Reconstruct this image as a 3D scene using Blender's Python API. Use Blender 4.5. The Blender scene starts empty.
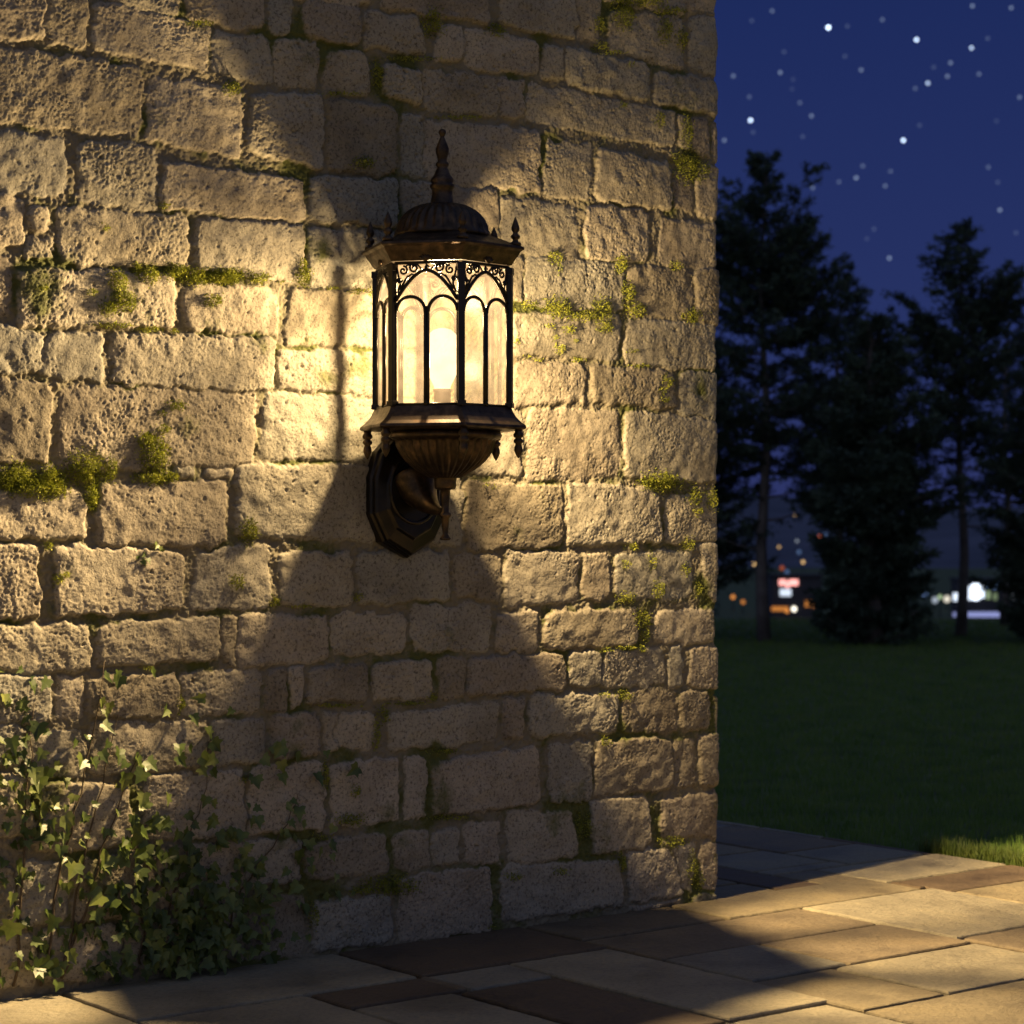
import bpy, math, random
import numpy as np
random.seed(7)
RNG = np.random.default_rng(11)
C = bpy.context.scene.collection
PI = math.pi
F = 2185.0            # focal length in pixels of a 1024 px wide frame
HOR = 530.0           # horizon row
CAMH = 1.2
# ------------------------------------------------------------------ helpers
def link(o, parent=None):
    C.objects.link(o)
    if parent is not None: o.parent = parent
    return o
def tag(o, label=None, cat=None, group=None, kind=None):
    if label: o['label'] = label
    if cat: o['category'] = cat
    if group: o['group'] = group
    if kind: o['kind'] = kind
    return o
def empty(name, loc=(0, 0, 0)):
    o = bpy.data.objects.new(name, None); o.location = loc; o.empty_display_size = .1
    return link(o)
def np_mesh(name, V, Fc, mat=None, smooth=False, attrs=None):
    V = np.asarray(V, dtype=np.float32); Fc = np.asarray(Fc, dtype=np.int32)
    me = bpy.data.meshes.new(name)
    n = Fc.shape[1]
    me.vertices.add(len(V)); me.vertices.foreach_set('co', V.ravel())
    me.loops.add(Fc.size); me.loops.foreach_set('vertex_index', Fc.ravel())
    me.polygons.add(len(Fc)); me.polygons.foreach_set('loop_start', np.arange(0, Fc.size, n, dtype=np.int32))
    me.update(calc_edges=True)
    me.polygons.foreach_set('use_smooth', np.full(len(Fc), smooth, dtype=bool))
    if attrs:
        for k, a in attrs.items():
            at = me.attributes.new(k, 'FLOAT_COLOR', 'POINT')
            a4 = np.ones((len(V), 4), dtype=np.float32); a4[:, :a.shape[1]] = a
            at.data.foreach_set('color', a4.ravel())
    if mat: me.materials.append(mat)
    me.validate()
    return me
class MB:
    def __init__(s): s.v = []; s.f = []
    def add(s, vs, fs):
        o = len(s.v); s.v += [tuple(p) for p in vs]; s.f += [tuple(i + o for i in f) for f in fs]
    def box(s, x0, x1, y0, y1, z0, z1):
        s.add([(x0,y0,z0),(x1,y0,z0),(x1,y1,z0),(x0,y1,z0),(x0,y0,z1),(x1,y0,z1),(x1,y1,z1),(x0,y1,z1)],
              [(0,3,2,1),(4,5,6,7),(0,1,5,4),(1,2,6,5),(2,3,7,6),(3,0,4,7)])
    def lathe(s, prof, n=32, cx=0, cy=0, ph=0.0, flute=None):
        # prof: (r, z) ; angle convention: 0 = towards the camera (-Y), growing to +X
        vs = []; fs = []
        for i, (r, z) in enumerate(prof):
            for k in range(n):
                a = ph + 2*PI*k/n
                rr = r
                if flute and flute[0] <= i <= flute[1]: rr = r*(1 - flute[3]*(0.5 + 0.5*math.cos(a*flute[2])))
                vs.append((cx + rr*math.sin(a), cy - rr*math.cos(a), z))
        m = len(prof)
        for i in range(m-1):
            for k in range(n):
                k2 = (k+1) % n
                fs.append((i*n+k, i*n+k2, (i+1)*n+k2, (i+1)*n+k))
        fs.append(tuple(range(n))[::-1]); fs.append(tuple((m-1)*n+k for k in range(n)))
        s.add(vs, fs)
    def tube(s, pts, rad, n=8):
        P = [np.array(p, float) for p in pts]; m = len(P)
        if not hasattr(rad, '__len__'): rad = [rad]*m
        vs = []; fs = []
        up = None
        for i in range(m):
            t = P[min(i+1, m-1)] - P[max(i-1, 0)]; t = t/(np.linalg.norm(t)+1e-9)
            if up is None:
                up = np.array([0, 0, 1.]) if abs(t[2]) < .9 else np.array([1., 0, 0])
            a = np.cross(t, up); a /= (np.linalg.norm(a)+1e-9); b = np.cross(a, t); up = b
            for k in range(n):
                an = 2*PI*k/n
                vs.append(P[i] + rad[i]*(a*math.cos(an) + b*math.sin(an)))
        for i in range(m-1):
            for k in range(n):
                k2 = (k+1) % n
                fs.append((i*n+k, i*n+k2, (i+1)*n+k2, (i+1)*n+k))
        fs.append(tuple(range(n))[::-1]); fs.append(tuple((m-1)*n+k for k in range(n)))
        s.add(vs, fs)
    def build(s, name, mat, parent=None, smooth=False, bevel=0):
        me = bpy.data.meshes.new(name); me.from_pydata(s.v, [], s.f); me.update()
        import bmesh
        bm = bmesh.new(); bm.from_mesh(me); bmesh.ops.recalc_face_normals(bm, faces=bm.faces); bm.to_mesh(me); bm.free()
        if smooth:
            me.polygons.foreach_set('use_smooth', [True]*len(me.polygons))
        if mat: me.materials.append(mat)
        o = bpy.data.objects.new(name, me); link(o, parent)
        if bevel:
            b = o.modifiers.new('bevel', 'BEVEL'); b.width = bevel; b.segments = 2; b.limit_method = 'ANGLE'; b.angle_limit = math.radians(25)
        return o
# ------------------------------------------------------------------ materials
def mat(name):
    m = bpy.data.materials.new(name); m.use_nodes = True
    nt = m.node_tree; nt.nodes.clear()
    out = nt.nodes.new('ShaderNodeOutputMaterial')
    return m, nt, out
def N(nt, typ, **kw):
    n = nt.nodes.new('ShaderNode'+typ)
    for k, v in kw.items():
        if k in n.inputs: n.inputs[k].default_value = v
        else: setattr(n, k, v)
    return n
def L(nt, a, b): nt.links.new(a, b)
def ramp(nt, fac, stops):
    r = nt.nodes.new('ShaderNodeValToRGB'); e = r.color_ramp.elements
    while len(e) < len(stops): e.new(.5)
    for q, (p, c) in zip(e, stops):
        q.position = p; q.color = (*c, 1) if len(c) == 3 else c
    L(nt, fac, r.inputs[0]); return r.outputs[0]
def mixc(nt, fac, a, b, mode='MIX'):
    m = nt.nodes.new('ShaderNodeMix'); m.data_type = 'RGBA'; m.blend_type = mode
    for i, v in ((0, fac), (6, a), (7, b)):
        if hasattr(v, 'is_output'): L(nt, v, m.inputs[i])
        else: m.inputs[i].default_value = v if i == 0 else (*v, 1)
    return m.outputs[2]
def simple(name, col, rough=.6, metal=0, var=0, scale=20, bump=0, bscale=80, col2=None, spec=.5):
    m, nt, out = mat(name)
    b = N(nt, 'BsdfPrincipled', Roughness=rough, Metallic=metal); b.inputs['Specular IOR Level'].default_value = spec
    tc = N(nt, 'TexCoord')
    if var or col2:
        n = N(nt, 'TexNoise', Scale=scale, Detail=6); L(nt, tc.outputs['Object'], n.inputs['Vector'])
        c2 = col2 or tuple(c*(1-var) for c in col)
        L(nt, ramp(nt, n.outputs[0], [(.35, c2), (.65, col)]), b.inputs['Base Color'])
    else: b.inputs['Base Color'].default_value = (*col, 1)
    if bump:
        n2 = N(nt, 'TexNoise', Scale=bscale, Detail=8); L(nt, tc.outputs['Object'], n2.inputs['Vector'])
        bu = N(nt, 'Bump', Strength=bump, Distance=.004); L(nt, n2.outputs[0], bu.inputs['Height']); L(nt, bu.outputs[0], b.inputs['Normal'])
    L(nt, b.outputs[0], out.inputs[0]); return m
def emit(name, col, s):
    m, nt, out = mat(name); e = N(nt, 'Emission', Strength=s); e.inputs[0].default_value = (*col, 1)
    L(nt, e.outputs[0], out.inputs[0]); m.cycles.emission_sampling = 'NONE'; return m
# ------------------------------------------------------------------ wall frame
def wall_base(px):
    Y = CAMH*F/(.143*(3300-px)); return np.array([(px-512)/F*Y, Y])
A0 = wall_base(0); A1 = wall_base(720)
LEN = float(np.linalg.norm(A1-A0)); D = (A1-A0)/LEN; NN = np.array([D[1], -D[0]])   # along the wall, and out of it
def W(s, t, z):      # wall coordinates to world
    return (A0[0]+s*D[0]+t*NN[0], A0[1]+s*D[1]+t*NN[1], z)
def px2sz(px, py, t=0.0):
    dx = (px-512)/F; dz = -(py-HOR)/F
    k = (float(A0@NN)+t)/(dx*NN[0]+NN[1])
    X = dx*k; Y = k; Z = CAMH+dz*k
    return (X-A0[0])*D[0]+(Y-A0[1])*D[1], Z
def sz2px(s, z):
    X = A0[0]+s*D[0]; Y = A0[1]+s*D[1]
    return 512+F*X/Y, HOR-F*(z-CAMH)/Y
# ------------------------------------------------------------------ the stones, corner by corner
K = 250/1024
CROPS = {'A': (0, 0), 'B': (240, 0), 'C': (480, 0), 'D': (0, 240), 'E': (200, 240), 'F': (480, 240),
         'G': (0, 480), 'H': (240, 480), 'I': (480, 480), 'J': (0, 720), 'K': (240, 720), 'L': (480, 720)}
ST = {
'A': '''-60,-60,190,-30,185,165,-60,150;200,-40,370,-10,355,195,200,180;398,5,868,105,855,285,388,200;-60,182,585,277,578,555,-60,490;
615,312,995,368,990,640,602,575;-60,530,270,570,270,800,-60,780;330,575,640,600,650,860,320,820;670,665,1245,735,1250,905,665,852;
-60,800,100,810,95,1000,-60,1020;240,850,775,888,775,1090,240,1080;120,845,205,850,200,950,125,940;815,892,1255,925,1245,1160,800,1092;
420,-60,735,-20,735,75,450,0;768,-60,1083,-60,1083,122,770,82;882,128,1110,155,1130,350,885,295;110,975,215,985,215,1060,110,1060''',
'B': '''130,-60,215,-60,215,130,132,143;142,160,325,168,320,355,162,350;268,5,490,25,495,188,265,150;265,-90,540,-80,540,15,400,5;
515,40,740,75,770,220,515,195;355,205,525,215,535,385,362,375;600,257,745,288,742,428,585,385;757,287,1063,320,1063,480,760,440;
820,97,925,112,920,258,797,245;935,112,1228,175,1228,308,935,282;600,-80,1025,-60,1028,95,592,28;368,402,640,440,643,718,372,695;
672,457,752,475,752,723,670,720;767,492,1232,537,1238,788,765,735;48,387,345,387,345,690,40,622;300,730,645,737,645,928,295,900;
665,745,1065,777,1062,940,665,930''',
'C': '''88,-60,395,-60,395,160,88,98;408,-60,500,-40,500,183,410,165;532,40,838,67,838,283,532,203;868,70,980,62,980,303,862,280;
560,-80,735,-60,735,15,560,-5;757,-60,980,-60,980,33,855,38;262,182,348,195,352,328,258,312;362,192,693,265,698,408,362,345;
727,292,980,325,980,465,717,420;92,322,183,327,183,483,97,480;208,342,803,457,803,603,202,490;822,468,868,480,868,608,822,600;
877,482,938,492,943,648,872,620;962,502,985,502,985,668,960,655;277,578,463,592,455,808,272,800;492,603,780,668,793,858,482,820;
802,700,878,742,875,858,803,850;897,675,980,692,980,908,892,873;97,802,393,850,413,1060,97,1030;442,842,693,867,698,1070,442,1057;
747,892,980,927,980,1100,742,1082''',
'D': '''-60,40,42,70,42,312,-60,320;75,112,722,145,725,355,72,350;757,182,1143,192,1143,388,762,365;-60,352,172,372,178,535,-60,550;
197,377,423,382,428,578,168,550;462,382,1123,402,1123,618,467,585;-60,567,212,592,203,910,-60,900;258,597,1052,627,1048,913,248,955;
717,932,798,932,798,973,717,970;852,937,958,932,953,973,852,973''',
'E': '''377,197,900,217,900,438,352,425;327,452,900,462,900,648,322,605;448,-48,900,-30,900,198,455,187;915,-30,1328,70,1328,248,915,200;
268,627,900,657,900,928,254,892;915,657,1323,692,1323,963,915,945''',
'F': '''197,67,598,100,595,288,192,262;618,107,873,122,878,328,618,300;892,117,980,127,980,348,892,335;142,294,580,302,578,488,142,470;
607,320,970,352,967,537,602,505;142,500,438,512,438,660,142,678;462,517,802,542,805,698,462,660;827,547,980,547,980,733,822,712;
202,692,573,702,578,960,202,988;602,703,980,747,980,993,602,970''',
'G': '''-60,42,343,42,350,243,-60,235;402,27,938,7,922,268,412,268;-60,262,158,272,168,558,-60,568;232,272,753,302,758,523,238,563;
822,295,1108,272,1108,523,788,528;-60,592,373,592,383,788,-60,788;412,592,903,562,903,743,402,763;917,557,968,560,968,768,917,740;
985,548,1353,562,1350,733,985,768;-60,807,218,802,208,998,-60,998;242,812,343,817,348,968,237,973;365,820,733,792,733,968,367,973;
752,787,1068,777,1068,948,752,973''',
'H': '''-8,-60,560,-60,560,253,-12,230;577,-40,913,-20,913,268,577,255;162,302,463,297,463,513,177,518;487,302,858,292,858,488,492,508;
882,302,1073,307,1073,493,887,480;387,557,678,552,678,703,387,718;707,520,1028,512,1028,698,712,703;117,780,198,780,193,948,107,943;
212,772,263,762,258,918,212,938;292,770,528,757,528,903,282,918;552,752,788,737,783,898,552,903;817,732,933,727,928,888,817,898;
947,729,1336,711,1336,850,947,883''',
'I': '''-50,12,337,22,343,268,-50,288;367,12,724,32,753,258,362,268;767,72,980,55,980,243,767,263;107,292,403,297,408,498,107,518;
427,302,528,297,538,483,427,488;563,302,878,292,873,478,567,488;903,262,980,264,980,493,942,493;77,547,243,542,238,698,77,703;
278,545,640,528,648,682,272,698;733,542,963,527,963,663,718,668;367,712,493,707,493,848,372,848;517,707,758,692,763,838,502,848;
782,692,838,687,833,843,782,848;862,692,980,682,980,853,862,848;212,882,573,877,573,1033,207,1053;597,872,803,867,813,1028,592,1038;
827,872,943,872,948,1013,832,1033;962,882,985,882,985,1048,967,1038''',
'J': '''-60,20,95,22,98,190,-60,190;112,60,345,45,350,235,112,235;382,12,852,12,858,190,372,228;872,10,1093,-5,1090,173,877,183;
-60,222,130,232,140,468,-60,480;162,262,538,272,538,520,152,538;602,232,998,212,1008,468,602,498;82,592,288,582,278,828,82,848;
-60,600,60,602,60,848,-60,848;312,572,638,542,638,798,302,828;662,532,998,502,1008,758,662,778;-60,882,148,872,148,1090,-60,1110;
172,872,498,842,498,1045,172,1080;522,832,998,792,1008,985,522,1030''',
'K': '''137,-20,328,-30,333,143,152,163;352,-40,393,-30,393,130,352,130;405,-25,558,-35,553,123,402,118;612,-20,1058,-78,1058,88,622,123;
52,200,343,172,348,448,42,463;382,182,648,152,653,408,382,438;682,152,768,152,763,398,682,403;282,512,593,462,613,623,272,658;
632,467,783,452,783,598,642,613;797,455,903,440,900,588,797,593;922,437,1063,412,1068,588,932,583;22,500,248,490,248,658,22,688;
22,742,263,712,268,958,22,978;302,752,623,722,628,908,302,948;658,650,1028,602,1033,868,657,908;-60,222,18,232,28,458,-60,468''',
'L': '''102,-80,186,-90,183,73,102,73;-198,178,238,107,253,343,-198,398;287,107,458,87,458,338,292,335;482,87,788,77,798,283,477,308;
807,92,878,82,883,268,812,278;902,72,985,52,985,283,907,273;457,332,698,317,703,518,462,553;747,332,980,292,980,478,752,483;
112,377,383,377,418,558,122,593;92,602,578,577,593,758,97,828;612,547,788,532,843,718,622,748;802,522,888,502,878,713,852,713;
907,512,985,492,985,698,912,698;622,772,828,742,828,753,622,788;882,722,985,712,985,740,882,753''',
}
quads = []
for c, txt in ST.items():
    ox, oy = CROPS[c]
    for q in txt.replace('\n', '').split(';'):
        v = [float(x) for x in q.split(',')]
        quads.append([px2sz(ox+v[i]*K, oy+v[i+1]*K) for i in range(0, 8, 2)])
zc_top = lambda s: px2sz(sz2px(s, 1)[0], 0)[1]
S_MIN, Z_MAX = -0.95, 3.42
# beyond the frame: plain coursed rubble
r_ = random.Random(3)
z = -0.02
while z < Z_MAX:
    h = r_.uniform(.15, .23); s = S_MIN-.2-r_.uniform(0, .2)
    while s < LEN:
        w = r_.uniform(.16, .42); e = min(s+w, LEN)
        if LEN-e < .1: e = LEN
        cs, cz = (s+e)/2, z+h/2
        inside = (e > -0.0 and z+.03 < zc_top(min(max(cs, 0), LEN))-.0)
        if not inside:
            g = .007
            e2 = min(e, -0.02) if (z+.03 < zc_top(0)) else e
            if e2-s > .05:
                j = lambda: r_.uniform(-.008, .008)
                quads.append([(s+g+j(), z+h-g+j()), (e2-g+j(), z+h-g+j()), (e2-g+j(), z+g+j()), (s+g+j(), z+g+j())])
        s = e
    z += h
# ------------------------------------------------------------------ height field of the wall
DS, DZ = .0034, .0031
sg = np.arange(S_MIN, LEN+1e-6, DS); zg = np.arange(-.03, Z_MAX, DZ)
NS, NZ = len(sg), len(zg)
S, Z = np.meshgrid(sg, zg)
def fftnoise(lo, hi, seed, slope=0.0, aniso=1.0):
    """noise with wavelengths between lo and hi metres, unit deviation"""
    r = np.random.default_rng(seed); w = r.standard_normal((NZ, NS))
    fx = np.fft.rfftfreq(NS, DS)[None, :]; fy = np.fft.fftfreq(NZ, DZ)[:, None]
    fr = np.sqrt((fx*aniso)**2+fy**2)+1e-6
    m = 1/(1+(fr*lo)**6)*1/(1+(1/(fr*hi))**6)*fr**(-slope)
    o = np.fft.irfft2(np.fft.rfft2(w)*m, s=(NZ, NS)); return (o/o.std()).astype(np.float32)
n_big = fftnoise(.12, .6, 1, 1); n_mid = fftnoise(.04, .15, 2, .5); n_sm = fftnoise(.014, .045, 3); n_fine = fftnoise(.0075, .02, 4)
wx = fftnoise(.05, .2, 5, .5)*.0034+fftnoise(.015, .05, 6)*.0014; wz = fftnoise(.05, .2, 7, .5)*.0034+fftnoise(.015, .05, 8)*.0014
SX, ZX = S+wx, Z+wz
prof = np.zeros((NZ, NS), np.float32); sid = np.zeros((NZ, NS), np.float32); Hs = np.zeros((NZ, NS), np.float32); rst = np.ones((NZ, NS), np.float32)
rs = random.Random(5)
for q in quads:
    q = np.array(q); q[:, 0] = np.minimum(q[:, 0], LEN+.0)
    on_corner = q[:, 0].max() > LEN-.012
    if on_corner:
        q[1, 0] = q[2, 0] = LEN+.05
    s0, s1, z0, z1 = q[:, 0].min()-.03, q[:, 0].max()+.03, q[:, 1].min()-.03, q[:, 1].max()+.03
    i0, i1 = np.searchsorted(sg, [s0, s1]); j0, j1 = np.searchsorted(zg, [z0, z1])
    if i1-i0 < 2 or j1-j0 < 2: continue
    a, b = SX[j0:j1, i0:i1], ZX[j0:j1, i0:i1]
    area = sum(q[i, 0]*q[(i+1) % 4, 1]-q[(i+1) % 4, 0]*q[i, 1] for i in range(4))
    k = 110.0 if min(q[:, 1].max()-q[:, 1].min(), s1-s0-.06) > .09 else 170.0
    acc = 0
    for i in range(4):
        p, p2 = q[i], q[(i+1) % 4]; e = p2-p; l = np.hypot(*e)+1e-6
        nx, nz = e[1]/l, -e[0]/l
        if area < 0: nx, nz = -nx, -nz
        acc = acc+np.exp(np.clip(k*((a-p[0])*nx+(b-p[1])*nz), -60, 30))
    d = np.log(acc)/k-.0015-.004
    ew = rs.uniform(.008, .016)
    t = np.clip(-d/ew, 0, 1)
    hh = (1-(1-t)**2.4)
    cs, cz = q[:, 0].mean(), q[:, 1].mean()
    dome = np.clip(-d/.07, 0, 1)*.004
    lift = rs.uniform(.008, .017); rgh = rs.choice([.6, .7, .8, .9, 1.0, 1.1])
    tilt = rs.uniform(-.013, .013)*(a-cs)+rs.uniform(-.025, .025)*(b-cz)
    h = hh*(lift+dome+tilt)
    cur = Hs[j0:j1, i0:i1]; m = h > cur
    cur[m] = h[m]; prof[j0:j1, i0:i1][m] = hh[m]; sid[j0:j1, i0:i1][m] = rs.random(); rst[j0:j1, i0:i1][m] = rgh
mask = np.clip(prof, 0, 1)
# weathering: pits, broken edges, tooling
rough_zone = np.clip(.95+.35*n_big - .42*np.exp(-(((S-1.42)/.55)**2+((Z-1.25)/.75)**2)), .3, 1.5)
rough_zone = rough_zone*rst
pits = np.clip(n_sm-1.2, 0, 2.2)*.0040+np.clip(n_fine-1.0, 0, 2)*.0034
holes = np.clip(fftnoise(.02, .07, 9)-2.1, 0, 1)*.014
HF = Hs+mask*(n_mid*.0010+n_sm*.0006*rough_zone+n_fine*.00075*rough_zone-pits*rough_zone*.85-holes*rough_zone*.6+n_big*.0012)
HF = HF+(1-mask)*(n_mid*.002+n_sm*.0012+n_fine*.0009+.0035)
HF = np.clip(HF, -.005, .04)
# world positions, the surface turning the corner at the right end
T0 = -.015; RC = .012; EG = .010
cols_s = sg[sg < LEN-EG-RC]; nf = len(cols_s)
base = [(s, T0, 0, 1) for s in cols_s]
sc = LEN-EG-RC
for i in range(1, 7):
    a = i/7*PI/2
    base.append((sc+RC*math.sin(a), T0-RC+RC*math.cos(a), math.sin(a), math.cos(a)))
u = 0
while u < .6:
    base.append((sc+RC, T0-RC-u, 1, 0)); u += .0045
base = np.array(base)
src = np.concatenate([np.arange(nf), np.minimum(nf+np.arange(6)*2, NS-1), np.clip(NS-2-(np.arange(len(base)-nf-6)*.0045/DS).astype(int), 0, NS-1)])
Hc = HF[:, src]
Ss = base[None, :, 0]+base[None, :, 2]*Hc; Tt = base[None, :, 1]+base[None, :, 3]*Hc
X = A0[0]+Ss*D[0]+Tt*NN[0]; Y = A0[1]+Ss*D[1]+Tt*NN[1]; Zz = np.repeat(zg[:, None], len(base), 1)
V = np.stack([X, Y, Zz], -1).reshape(-1, 3)
nc = len(base); idx = np.arange(NZ*nc).reshape(NZ, nc)
Fq = np.stack([idx[:-1, :-1], idx[:-1, 1:], idx[1:, 1:], idx[1:, :-1]], -1).reshape(-1, 4)
stain = np.clip(n_big*.35+.1+np.clip((.9-Z)/1.2, 0, 1)*.35, 0, 1)
att = np.stack([mask[:, src], sid[:, src], stain[:, src]], -1).reshape(-1, 3)
# back, top and far end close the wall
nb = len(V)
bc = [W(S_MIN, -.65, -.03), W(sc+RC, -.65, -.03), W(sc+RC, -.65, Z_MAX), W(S_MIN, -.65, Z_MAX)]
V = np.vstack([V, np.array(bc)])
tl, tr_, bl, br = idx[-1, 0], idx[-1, -1], idx[0, 0], idx[0, -1]
cornr = idx[-1, nf+3]
Fq = np.vstack([Fq, [[nb, nb+3, nb+2, nb+1]], [[tl, cornr, nb+2, nb+3]], [[bl, tl, nb+3, nb]]])
att = np.vstack([att, np.full((4, 3), .5)])
def stone_mat():
    m, nt, out = mat('stone'); b = N(nt, 'BsdfPrincipled', Roughness=.88); b.inputs['Specular IOR Level'].default_value = .25
    tc = N(nt, 'TexCoord'); g = tc.outputs['Object']
    at = N(nt, 'Attribute', attribute_name='surf'); sp = N(nt, 'SeparateColor'); L(nt, at.outputs['Color'], sp.inputs[0])
    tone = ramp(nt, sp.outputs[1], [(0, (.215, .19, .14)), (.25, (.32, .29, .22)), (.5, (.26, .25, .205)), (.75, (.345, .31, .24)), (1, (.245, .215, .165))])
    n1 = N(nt, 'TexNoise', Scale=7, Detail=7, Roughness=.6); L(nt, g, n1.inputs['Vector'])
    c = mixc(nt, 1.0, tone, ramp(nt, n1.outputs[0], [(.3, (.72, .70, .68)), (.55, (1, 1, 1)), (.75, (1.12, 1.1, 1.05))]), 'MULTIPLY')
    n2 = N(nt, 'TexNoise', Scale=110, Detail=5, Roughness=.7); L(nt, g, n2.inputs['Vector'])
    c = mixc(nt, 1.0, c, ramp(nt, n2.outputs[0], [(.36, (.42, .40, .38)), (.47, (.98, .98, .98)), (.7, (1.2, 1.18, 1.14))]), 'MULTIPLY')
    c = mixc(nt, ramp(nt, sp.outputs[0], [(.05, (1, 1, 1)), (.5, (0, 0, 0))]), c, (.19, .17, .12))
    # moss film that keeps to damp joints
    n3 = N(nt, 'TexNoise', Scale=4.5, Detail=9, Roughness=.68); L(nt, g, n3.inputs['Vector'])
    ad = N(nt, 'Math', operation='ADD'); L(nt, n3.outputs[0], ad.inputs[0])
    ml = N(nt, 'Math', operation='MULTIPLY'); L(nt, sp.outputs[2], ml.inputs[0]); ml.inputs[1].default_value = .22; L(nt, ml.outputs[0], ad.inputs[1])
    sb = N(nt, 'Math', operation='SUBTRACT'); L(nt, ad.outputs[0], sb.inputs[0])
    m2 = N(nt, 'Math', operation='MULTIPLY'); L(nt, sp.outputs[0], m2.inputs[0]); m2.inputs[1].default_value = .17; L(nt, m2.outputs[0], sb.inputs[1])
    c = mixc(nt, ramp(nt, sb.outputs[0], [(.53, (0, 0, 0)), (.66, (.9, .9, .9))]), c, (.075, .088, .018))
    L(nt, c, b.inputs['Base Color'])
    n4 = N(nt, 'TexNoise', Scale=190, Detail=6, Roughness=.65); L(nt, g, n4.inputs['Vector'])
    v = N(nt, 'TexVoronoi', Scale=150); L(nt, g, v.inputs['Vector'])
    h = N(nt, 'Math', operation='ADD'); L(nt, n4.outputs[0], h.inputs[0])
    vv = ramp(nt, v.outputs[0], [(0, (0, 0, 0)), (.35, (.5, .5, .5))]); L(nt, vv, h.inputs[1])
    bu = N(nt, 'Bump', Strength=.55, Distance=.0028); L(nt, h.outputs[0], bu.inputs['Height']); L(nt, bu.outputs[0], b.inputs['Normal'])
    L(nt, b.outputs[0], out.inputs[0]); return m
wm = np_mesh('stone_wall', V, Fq, stone_mat(), True, {'surf': att})
wall = link(bpy.data.objects.new('stone_wall', wm))
tag(wall, 'old rough stone block wall with mossy joints carrying the lit lantern', 'wall')
def surf_t(s, z):
    """how far the wall face stands out at (s, z)"""
    i = np.clip(((np.asarray(s)-S_MIN)/DS).astype(int), 0, NS-1); j = np.clip(((np.asarray(z)+.03)/DZ).astype(int), 0, NZ-1)
    return T0+HF[j, i]
# ------------------------------------------------------------------ moss
def tuft_mesh(name, blobs, m, dens=1.0):
    P = []
    for (px, py, rx, ry) in blobs:
        n = int(max(25, rx*ry*5.0*dens))
        a = RNG.uniform(0, 2*PI, n); r = np.sqrt(RNG.random(n))*(1+.25*RNG.standard_normal(n))
        x = px+rx*r*np.cos(a); y = py+ry*r*np.sin(a); th = np.clip(1-r*r, 0, 1)
        P.append(np.stack([x, y, th], 1))
    P = np.vstack(P)
    # clumpiness: keep points near random clump centres
    key = np.sin(P[:, 0]*.9+1.7*np.sin(P[:, 1]*.5))+np.sin(P[:, 1]*1.1+1.3*np.sin(P[:, 0]*.6))+RNG.normal(0, .45, len(P))
    P = P[(key > -1.1) | (P[:, 2] > .6)]
    s, z = px2sz(P[:, 0], P[:, 1]); ok = s < LEN-.004; s, z, th = s[ok], z[ok], P[ok, 2]; n = len(s)
    t = surf_t(s, z)+th*RNG.uniform(0, .024, n)+.001
    O = np.stack([A0[0]+s*D[0]+t*NN[0], A0[1]+s*D[1]+t*NN[1], z], 1)
    out = np.array([NN[0], NN[1], 0.]); upv = np.array([0, 0, 1.])
    d = RNG.standard_normal((n, 3))*.75+out*1.0+upv*.35; d /= np.linalg.norm(d, axis=1)[:, None]
    sd = np.cross(d, RNG.standard_normal((n, 3))); sd /= np.linalg.norm(sd, axis=1)[:, None]
    ln = RNG.uniform(.004, .0095, n)[:, None]; wd = RNG.uniform(.0010, .0024, n)[:, None]
    a, b, c, e = O-sd*wd*.4, O+sd*wd+d*ln*.5, O+d*ln, O-sd*wd+d*ln*.55
    V = np.stack([a, b, c, e], 1).reshape(-1, 3); i = np.arange(n)*4
    return np_mesh(name, V, np.stack([i, i+1, i+2, i+3], 1), m)
def leaf_mat(name, stops, rough=.6, trans=.25, scale=60):
    m, nt, out = mat(name); b = N(nt, 'BsdfPrincipled', Roughness=rough)
    tc = N(nt, 'TexCoord'); n = N(nt, 'TexNoise', Scale=scale, Detail=3); L(nt, tc.outputs['Object'], n.inputs['Vector'])
    c = ramp(nt, n.outputs[0], stops); L(nt, c, b.inputs['Base Color'])
    tr = N(nt, 'BsdfTranslucent'); L(nt, c, tr.inputs[0]); mx = N(nt, 'MixShader', Fac=trans)
    mx.inputs[0].default_value = trans
    L(nt, b.outputs[0], mx.inputs[1]); L(nt, tr.outputs[0], mx.inputs[2]); L(nt, mx.outputs[0], out.inputs[0]); return m
M_moss = leaf_mat('moss', [(.3, (.085, .10, .010)), (.5, (.235, .265, .025)), (.7, (.38, .38, .055))], .85, .2, 45)
def bl(c, *qs):
    ox, oy = CROPS[c]; return [(ox+q[0]*K, oy+q[1]*K, q[2]*K, q[3]*K) for q in qs]
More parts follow.
